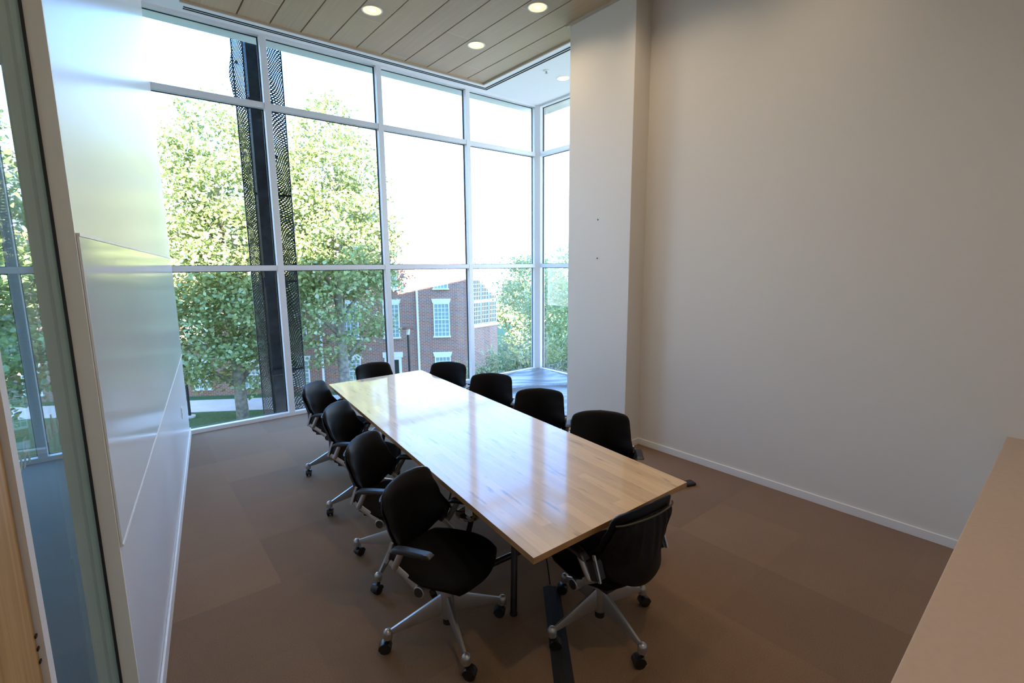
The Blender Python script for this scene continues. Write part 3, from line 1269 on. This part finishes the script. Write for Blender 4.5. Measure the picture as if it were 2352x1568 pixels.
# grey plastic sheet spread in the bay
def sheet(u, v):
    x = 4.32 + (CX - 0.03 - 4.32) * u
    y = PY1 + 0.03 + (YW - 0.03 - PY1 - 0.03) * v
    q = (x - 4.3) * 0.5 + (y - 3.3) * 0.86
    z = 0.010 + 0.014 * (1 + math.sin(q * 7.0 + 1.4 * math.sin(x * 2.1))) * (0.3 + 0.7 * v)
    z += 0.008 * (1 + math.sin(q * 15 + x * 3.0 + 2 * math.sin(y * 5))) * v + 0.004 * math.sin(q * 34 + 3 * math.sin(x * 6))
    fold = math.exp(-((q - 1.75 - 0.08 * math.sin(x * 4)) / 0.05) ** 2)
    z += 0.05 * fold
    z += 0.01 * max(0, u - 0.85) / 0.15
    return (x, y, z)


b = MB()
b.grid(sheet, 60, 80)
sh = b.build('plastic_sheet', 'plastic_sheet', smooth=True, angle=180)
so = sh.modifiers.new('thick', 'SOLIDIFY')
so.thickness = 0.003
tag(sh, 'rumpled grey plastic sheet covering the floor of the window bay', 'plastic sheet')

# screw holes on the pillar: tiny anchors
for z in (2.40, 2.0):
    b = MB()
    b.lathe([(0.008, 0.0), (0.008, 0.004)], (PX - 0.0042, 2.905, z), 10, 'X')
    tag(b.build('wall_anchor', 'black_metal'), 'tiny dark wall anchor on the pillar, the %s of two' % ('upper' if z > 2.2 else 'lower'), 'wall anchor')


# ------------------------------------------------------------------ recessed ceiling lamps
def make_lamp():
    root = empty('recessed_lamp')
    b = MB()
    b.lathe([(0.088, 0.0), (0.102, -0.004), (0.104, 0.0), (0.088, 0.004)], (0, 0, 0), 32, cap=False)
    b.add([], [])
    b.build('trim_ring', 'lamp_trim', root, smooth=True)
    b = MB()
    b.lathe([(0.0885, -0.002), (0.086, -0.0005), (0.0001, -0.0004)], (0, 0, 0), 32, cap=False)
    rf = b.build('reflector', 'lamp_reflector', root, smooth=True)
    b = MB()
    b.lathe([(0.030, -0.0012), (0.0001, -0.0014)], (0, 0.0, 0), 20, cap=False)
    b.build('bulb', 'lamp_bulb', rf)
    return root


LAMPS = [(2.256, 4.347, WZ, 'round recessed lamp in the wood ceiling, leftmost of the three there'),
         (3.511, 3.293, WZ, 'round recessed lamp in the wood ceiling, closest to the white pillar'),
         (3.511, 4.348, WZ, 'round recessed lamp in the wood ceiling, closest to the window corner'),
         (5.441, 4.876, H, 'round recessed lamp in the white bay soffit, half hidden by the pillar'),
         (2.256, 3.25, WZ, ''), (2.256, 2.15, WZ, ''), (3.511, 2.15, WZ, ''), (2.256, 1.0, WZ, ''), (3.511, 1.0, WZ, ''), (0.95, -0.6, WZ, ''), (2.256, -0.6, WZ, ''), (-1.6, 0.2, H, ''), (-1.6, 2.6, H, '')]  # ceiling rows continued out of view; rear and hall lamps added for brightness
lp = make_lamp()
for i, (x, y, z, lb) in enumerate(LAMPS):
    o = lp if i == 0 else copy_tree(lp)
    o.location = (x, y, z - 0.0005)
    if lb:
        tag(o, lb, 'ceiling lamp', 'recessed ceiling lamps')
    else:
        tag(o, 'unseen round recessed ceiling lamp nearer the camera, added for its light', 'ceiling lamp', 'recessed ceiling lamps')
    ld = bpy.data.lights.new('lamp_light', 'SPOT')
    ld.energy = 38 if (x, y) == (0.95, -0.6) else (6 if y < 1.5 and x > 0 else 15)  # strongest one is an added rear lamp that brightens the left wall's end
    ld.color = (1.0, 0.78, 0.52)
    ld.spot_size = R(150)
    ld.spot_blend = 1.0
    ld.shadow_soft_size = 0.07
    lo = bpy.data.objects.new('lamp_light', ld)
    COL.objects.link(lo)
    lo.parent = o
    lo.location = (0, 0, -0.02)
# sprinkler in the bay soffit
sp_ = tag(empty('sprinkler', (5.04, 4.81, H)), 'small white sprinkler on the bay soffit beside the lamp', 'sprinkler')
b = MB()
b.lathe([(0.045, 0.0), (0.045, -0.006), (0.02, -0.012)], (0, 0, 0), 20)
b.build('plate', 'white_plastic', sp_, smooth=True)
b = MB()
b.lathe([(0.012, -0.012), (0.012, -0.035), (0.02, -0.036), (0.02, -0.039)], (0, 0, 0), 14)
b.build('head', 'silver', sp_, smooth=True)

# ------------------------------------------------------------------ outside: ground, path, brick building
GZ = -6.5
FA = Vector((17.23, 28.53))
FH = R(122)
FD = Vector((math.sin(FH), math.cos(FH)))
FAC_ROT = math.atan2(FD.y, FD.x)
b = MB()
b.box((-60, 6.2, GZ - 0.3), (90, 120, GZ))
struct(b.build('ground_lawn', 'lawn_grass'))
g0 = Vector((4.35, 35.2))
b = MB()
m_ = Matrix.Translation((g0.x, g0.y, 0)) @ Matrix.Rotation(FAC_ROT, 4, 'Z')
b.box((-40, -2.75, GZ), (30, 0.0, GZ + 0.03), m_)
struct(b.build('path_walk', 'path_concrete'))

bld = tag(empty('brick_building', (FA.x, FA.y, GZ), FAC_ROT), 'red brick campus building with white sash windows beyond the trees', 'building')
ZT = 4.2 - GZ
b = MB()
b.box((-48, 0.0, 0.0), (2.15, 12.0, ZT))
b.build('wall', 'brick', bld)
b = MB()
b.box((-48.1, -0.06, ZT), (2.2, 12.1, ZT + 0.45))
b.build('cornice', 'stone_white', bld)
b = MB()
b.add([(-48.1, -0.06, ZT + 0.45), (2.2, -0.06, ZT + 0.45), (2.5, 12.3, ZT + 0.45), (-48.3, 12.3, ZT + 0.45), (-44, 6, ZT + 3.2), (-2.5, 6, ZT + 3.2)],
      [(0, 1, 5, 4), (1, 2, 5), (2, 3, 4, 5), (3, 0, 4), (0, 3, 2, 1)])
b.build('roof', 'slate', bld)
pm('blind_green', (0.30, 0.40, 0.37), 0.35)


def sash(s0, s1, z0, z1, rows, lintel=True, cols=4, glassmat='blind_green'):
    b = MB()
    zz0, zz1 = z0 - GZ, z1 - GZ
    fw_ = 0.075
    b.box((s0, -0.06, zz0), (s0 + fw_, 0.02, zz1))
    b.box((s1 - fw_, -0.06, zz0), (s1, 0.02, zz1))
    b.box((s0 + fw_, -0.06, zz1 - fw_), (s1 - fw_, 0.02, zz1))
    b.box((s0 - 0.06, -0.12, zz0 - 0.10), (s1 + 0.06, 0.02, zz0))
    b.box((s0 + fw_, -0.05, (zz0 + zz1) / 2 - 0.03), (s1 - fw_, 0.02, (zz0 + zz1) / 2 + 0.03))
    for k in range(1, cols):
        x = s0 + fw_ + (s1 - s0 - 2 * fw_) * k / cols
        b.box((x - 0.018, -0.04, zz0), (x + 0.018, 0.01, zz1 - fw_))
    for k in range(1, rows):
        if k * 2 == rows:
            continue
        z = zz0 + (zz1 - fw_ - zz0) * k / rows
        b.box((s0 + fw_, -0.038, z - 0.018), (s1 - fw_, 0.008, z + 0.018))
    fr = b.build('window', 'stone_white', bld)
    b = MB()
    b.box((s0 + fw_, -0.02, zz0), (s1 - fw_, -0.005, zz1 - fw_))
    b.build('pane', glassmat, fr)
    if lintel:
        b = MB()
        b.add([(s0 - 0.03, -0.07, zz1 + 0.002), (s1 + 0.03, -0.07, zz1 + 0.002), (s1 + 0.12, -0.07, zz1 + 0.30), (s0 - 0.12, -0.07, zz1 + 0.30),
               (s0 - 0.03, 0.02, zz1 + 0.002), (s1 + 0.03, 0.02, zz1 + 0.002), (s1 + 0.12, 0.02, zz1 + 0.30), (s0 - 0.12, 0.02, zz1 + 0.30)],
              [(0, 1, 2, 3), (7, 6, 5, 4), (0, 4, 5, 1), (1, 5, 6, 2), (2, 6, 7, 3), (3, 7, 4, 0)])
        b.build('lintel', 'stone_white', fr)


cols_s = [0.03, -3.37, -6.1, -9.5, -12.7, -15.8, -19.2, -22.6, -26.0, -29.4]
for s in cols_s:
    sash(s - 0.55, s + 0.55, -2.85, -0.57, 8)
    if abs(s + 3.37) > 0.1:
        sash(s - 0.55, s + 0.55, -6.0 if s < -1 else -6.0, -4.28, 6)
for s in (0.03, -3.37, -6.1):
    sash(s - 0.50, s + 0.50, 0.45, 2.3, 6, lintel=False)
# door with white surround under the second column
b = MB()
zb = 0.0
b.box((-3.95, -0.08, zb), (-3.80, 0.02, 2.25))
b.box((-2.98, -0.08, zb), (-2.80, 0.02, 2.25))
b.box((-3.80, -0.08, 2.08), (-2.98, 0.02, 2.25))
b.box((-4.05, -0.12, 2.25), (-2.70, 0.02, 2.60))
dr = b.build('entrance_door', 'stone_white', bld)
b = MB()
b.box((-3.79, -0.04, 0.0), (-2.99, -0.01, 2.07))
b.build('door_glass', 'window_dark', dr)
for s in (-1.60, -8.05, -17.5):
    b = MB()
    b.tube([(s, -0.10, 0.1), (s, -0.10, ZT)], 0.075, 10)
    b.build('downspout', 'stone_white', bld, smooth=True)

# canted window bay at the building's right end
b0 = FA + FD * 2.2
CH = R(78)
CD = Vector((math.sin(CH), math.cos(CH)))
wing = tag(empty('window_wing', (b0.x, b0.y, GZ), math.atan2(CD.y, CD.x)), 'white framed glazed wing on a brick base right of the brick building', 'building')
WL = 2.55
b = MB()
b.box((0.0, 0.0, 0.0), (WL, 0.45, -2.35 - GZ))
b.build('base', 'brick', wing)
b = MB()
b.box((-0.02, -0.06, -2.35 - GZ), (WL + 0.08, 0.1, -2.15 - GZ))
b.box((0.0, 0.06, -2.15 - GZ), (WL, 0.45, 4.0 - GZ))
b.build('wall', 'stone_white', wing)
for k in range(3):
    s0 = 0.08 + k * 0.84
    for z0, z1 in ((-2.1, -0.62), (-0.42, 0.95), (1.15, 2.5)):
        b = MB()
        b.box((s0, 0.02, z0 - GZ), (s0 + 0.68, 0.055, z1 - GZ))
        pn = b.build('window', 'window_dark', wing)
        b = MB()
        for c in range(5):
            x = s0 + 0.68 * c / 4
            b.box((x - 0.022, -0.01, z0 - GZ), (x + 0.022, 0.0195, z1 - GZ))
        for c in range(6):
            z = z0 + (z1 - z0) * c / 5 - GZ
            b.box((s0, -0.008, z - 0.02), (s0 + 0.68, 0.019, z + 0.02))
        b.build('glazing_bars', 'stone_white', pn)


# ------------------------------------------------------------------ lamp posts
def lamp_post(x, y, z_top, label, disc=True):
    root = tag(empty('lamp_post', (x, y, GZ)), label, 'lamp post', 'courtyard lamp posts')
    ht = z_top - GZ
    b = MB()
    b.lathe([(0.28, 0.0), (0.28, 0.10), (0.10, 0.12)], (0, 0, 0), 20)
    b.build('footing', 'path_concrete', root, smooth=True)
    b = MB()
    b.tube([(0, 0, 0.1), (0, 0, ht - 0.45)], 0.07, 12)
    b.build('pole', 'lamp_post_black', root, smooth=True)
    b = MB()
    b.lathe([(0.10, ht - 0.45), (0.14, ht - 0.08), (0.14, ht - 0.05)], (0, 0, 0), 16)
    b.build('lantern', 'stone_white', root, smooth=True)
    b = MB()
    b.lathe([(0.42, ht - 0.05), (0.42, ht - 0.02), (0.12, ht + 0.06)], (0, 0, 0), 24)
    b.build('cap', 'lamp_post_black', root, smooth=True)


lamp_post(2.52, 31.94, -2.3, 'black lamp post on a round footing beside the path, left of the first tree')
lamp_post(13.95, 27.1, -1.85, 'black lamp post with flat round cap in front of the brick wall')


# ------------------------------------------------------------------ trees and shrubs
def leaf_mesh(pts, size, mat, name, parent, narrow=1.0, droop=0.0, up=0.0):
    n = len(pts)
    shape = np.array([[0, 0], [0.42, 0.22], [0.30, 0.62], [0, 1.0], [-0.30, 0.62], [-0.42, 0.22]]) * np.array([narrow, 1.0])
    nrm = rng.normal(size=(n, 3))
    nrm[:, 2] = np.abs(nrm[:, 2]) + 0.35
    nrm /= np.linalg.norm(nrm, axis=1)[:, None]
    t = rng.normal(size=(n, 3))
    t[:, 2] -= droop
    t[:, 2] += up
    t -= (t * nrm).sum(1)[:, None] * nrm
    t /= np.linalg.norm(t, axis=1)[:, None]
    s = np.cross(nrm, t)
    sz = size * rng.uniform(0.6, 1.25, n)
    k = len(shape)
    V = np.zeros((n, k, 3))
    for i, (a, c) in enumerate(shape):
        V[:, i, :] = pts + (s * a + t * c) * sz[:, None] + nrm * (0.12 * abs(a)) * sz[:, None]
    V = V.reshape(-1, 3)
    me = bpy.data.meshes.new(name)
    me.vertices.add(n * k)
    me.vertices.foreach_set('co', V.ravel())
    me.loops.add(n * k)
    me.loops.foreach_set('vertex_index', np.arange(n * k, dtype=np.int32))
    me.polygons.add(n)
    me.polygons.foreach_set('loop_start', np.arange(0, n * k, k, dtype=np.int32))
    me.update(calc_edges=True)
    me.validate()
    me.materials.append(MATS[mat])
    o = bpy.data.objects.new(name, me)
    COL.objects.link(o)
    o.parent = parent
    return o


def crown_pts(n, prof, clumps, spread, lean=(0, 0)):
    """prof: (z, radius, weight). Points clustered around clump centres within the profile."""
    zs = np.array([p[0] for p in prof])
    rs = np.array([p[1] for p in prof])
    ws = np.array([p[2] for p in prof])
    zc = rng.uniform(zs[0], zs[-1], clumps * 6)
    w_ = np.interp(zc, zs, ws * rs * rs)
    keep = rng.uniform(0, w_.max(), len(zc)) < w_
    zc = zc[keep][:clumps]
    m = len(zc)
    rr = np.interp(zc, zs, rs) * np.sqrt(rng.uniform(0.10, 1.0, m))
    an = rng.uniform(0, 2 * PI, m)
    C = np.stack([rr * np.cos(an) + lean[0] * (zc - zs[0]), rr * np.sin(an) + lean[1] * (zc - zs[0]), zc], 1)
    idx = rng.integers(0, m, n)
    return C[idx] + rng.normal(size=(n, 3)) * np.array([spread, spread, spread * 0.7]), C


def tree(name, x, y, label, prof, n, clumps, spread, leaf, mat, trunk, lean=(0, 0), group=None, branches=14, cat='tree', zbase=GZ, **kw):
    root = tag(empty(name, (x, y, zbase)), label, cat, group)
    P, C = crown_pts(n, [(z - zbase, r, q) for z, r, q in prof], clumps, spread, lean)
    leaf_mesh(P, leaf, mat, 'foliage', root, **kw)
    b = MB()
    hz = prof[-1][0] - zbase
    pts, rad = [], []
    for i in range(9):
        t = i / 8
        pts.append((lean[0] * hz * t + 0.12 * math.sin(3 * t + x), lean[1] * hz * t + 0.1 * math.sin(4 * t + y), hz * 0.92 * t))
        rad.append(trunk * (1 - 0.88 * t))
    b.tube(pts, rad, 10)
    tk = b.build('trunk', 'bark', root, smooth=True, angle=180)
    order = np.argsort(C[:, 2])
    for j in range(branches):
        c = C[order[int((j + 0.5) / branches * len(C))]]
        t0 = max(0.12, min(0.85, (c[2] - 0.9 * math.hypot(c[0], c[1])) / hz))
        i = t0 / 0.92 * 8
        i0 = min(7, int(i))
        p_ = Vector(pts[i0]).lerp(Vector(pts[i0 + 1]), i - i0)
        r_ = trunk * (1 - 0.88 * t0) * 0.5
        mid = p_.lerp(Vector(c), 0.5) + Vector((0, 0, 0.15))
        b = MB()
        b.tube([p_, mid, Vector(c)], [r_, r_ * 0.6, 0.012], 7)
        b.build('branch', 'bark', root, smooth=True, angle=180)
    return root


TREES = 'sycamore trees in the courtyard'
tree('sycamore_tree', 4.83, 28.95, 'tall leafy sycamore left of the dark mesh screen, its pale trunk rising from the lawn',
     [(-4.6, 1.6, 0.18), (-3.4, 3.2, 0.30), (-1.0, 3.6, 0.8), (3.0, 3.7, 1.0), (6.0, 3.3, 1.0), (8.5, 2.2, 1.0), (10.0, 1.2, 1.0), (10.7, 0.5, 1)], 36000, 460, 0.40, 0.205, 'leaf_sycamore', 0.33, group=TREES, lean=(-0.03, 0.0))
tree('sycamore_tree', 9.45, 25.9, 'tall leafy sycamore right of the dark mesh screen, branching in front of the brick wall',
     [(-4.8, 1.4, 0.10), (-3.0, 2.2, 0.16), (-0.5, 2.9, 0.38), (1.2, 3.1, 0.9), (3.0, 3.2, 1.0), (6.0, 2.9, 1.0), (8.5, 2.0, 1.0), (10.2, 1.0, 1.0), (10.9, 0.4, 1)], 24000, 360, 0.36, 0.20, 'leaf_sycamore', 0.34, group=TREES)
tree('sycamore_tree', -6.5, 30.5, 'leafy sycamore seen through the glass sidelight at far left',
     [(-4.6, 2.5, 0.4), (-2.5, 4.6, 1.0), (3.0, 5.2, 1.0), (8.0, 3.4, 1.0), (10.5, 1, 1.0)], 26000, 420, 0.42, 0.26, 'leaf_sycamore', 0.33, group=TREES, branches=8)
# right side, seen through the bay
tree('willow_tree', 19.3, 20.6, 'loose light green tree with bare forked branches behind the bay corner post',
     [(-2.2, 1.2, 0.3), (-0.5, 2.2, 0.5), (0.8, 2.8, 1.0), (2.2, 2.0, 1.0), (3.2, 0.8, 0.8)], 5200, 90, 0.32, 0.20, 'leaf_light', 0.16, branches=12, narrow=0.6, droop=0.8)
tree('garden_tree', 17.6, 16.4, 'dense green tree filling the side window of the bay',
     [(-5.5, 1.6, 0.7), (-3.0, 2.3, 1.0), (0.0, 2.3, 1.0), (1.8, 1.6, 1.0), (2.9, 0.6, 1.0)], 15000, 220, 0.36, 0.19, 'leaf_light', 0.18, branches=8, narrow=0.6)
tree('distant_tree', 33.0, 36.0, 'sunlit yellow green tree far behind the glazed wing',
     [(-6.0, 3.0, 1.0), (-3.0, 4.5, 1.0), (-0.5, 3.6, 1.0), (1.4, 1.6, 1.0)], 9000, 160, 0.5, 0.34, 'leaf_light', 0.2, branches=6)
SHR = 'tall shrubs below the bay window'
for i, (x, y, zt, lb) in enumerate([
        (10.0, 14.2, -1.55, 'low feathery shrub under the bay window, leftmost of the row'),
        (10.9, 13.9, -1.1, 'feathery shrub under the bay window, second from the left'),
        (11.9, 13.6, -0.75, 'tall feathery shrub just left of the bay corner post'),
        (12.9, 13.2, -0.65, 'tall feathery shrub behind the bay corner post'),
        (13.9, 12.6, -0.55, 'tall feathery shrub in the bay side window beside the pillar')]):
    root = tag(empty('feathery_shrub', (x, y, GZ)), lb, 'shrub', SHR)
    hh = zt - GZ
    ns = 26
    cx = rng.uniform(-0.40, 0.40, ns)
    cy = rng.uniform(-0.40, 0.40, ns)
    hs = hh * rng.uniform(0.72, 1.0, ns)
    nl = 4200
    k = rng.integers(0, ns, nl)
    t = rng.uniform(0.25, 1.0, nl) ** 0.8
    P = np.stack([cx[k] * (1 + 0.25 * t), cy[k] * (1 + 0.25 * t), hs[k] * t], 1) + rng.normal(size=(nl, 3)) * 0.11
    leaf_mesh(P, 0.19, 'leaf_shrub', 'foliage', root, narrow=0.35, up=0.8)
    b = MB()
    for q in range(ns):
        b.tube([(cx[q], cy[q], 0), (cx[q] * 1.25, cy[q] * 1.25, hs[q] * 0.95)], [0.018, 0.006], 5)
    b.build('stems', 'bark', root)

# ------------------------------------------------------------------ dark column with wire mesh screens outside the window
scr = tag(empty('mesh_screen_column', (1.73, 6.8, -0.6)), 'dark steel column wrapped in black wire mesh screens outside the window', 'column screen')


def sp3(x, y, z):
    return (x - 1.73, y - 6.8, z + 0.6)


ZB, ZTp = -0.6, 5.3
b = MB()
b.box(sp3(1.60, 6.76, ZB), sp3(1.85, 6.98, ZTp))
b.box(sp3(1.58, 6.74, 1.66), sp3(1.88, 7.0, 1.80))
b.box(sp3(1.58, 6.74, 4.02), sp3(1.88, 7.0, 4.12))
b.box(sp3(1.58, 6.74, 0.42), sp3(1.88, 7.0, 0.5))
b.build('column', 'dark_steel', scr, bevel=0.004)
for x, y in ((1.445, 6.80), (1.572, 6.80), (2.035, 6.80)):
    b = MB()
    b.tube([sp3(x, y, ZB), sp3(x, y, ZTp)], 0.008, 8)
    b.build('rod', 'dark_steel', scr, smooth=True)


def panel(xa, xb, ya, yb):
    def fn(u, v):
        z = ZB + (ZTp - ZB) * v
        bulge = -0.055 * math.exp(-((z - 4.35) / 0.25) ** 2) * (1 - u)
        wob = 0.012 * math.sin(z * 5 + u * 4) + 0.008 * math.sin(z * 13)
        return sp3(xa + (xb - xa) * u + (bulge if xa < 1.5 else 0), ya + (yb - ya) * u + wob, z)
    return fn


for xa, xb, ya, yb in ((1.447, 1.570, 6.80, 6.80), (1.574, 1.63, 6.80, 6.90), (1.84, 2.033, 6.88, 6.80)):
    b = MB()
    b.grid(panel(xa, xb, ya, yb), 8, 80)
    o = b.build('mesh_panel', 'wire_mesh', scr, smooth=True)
b = MB()
for z in (1.72, 0.45, 4.05, 2.9):
    b.box(sp3(1.57, 6.80, z), sp3(2.03, 6.815, z + 0.03))
b.build('bracket', 'dark_steel', scr)
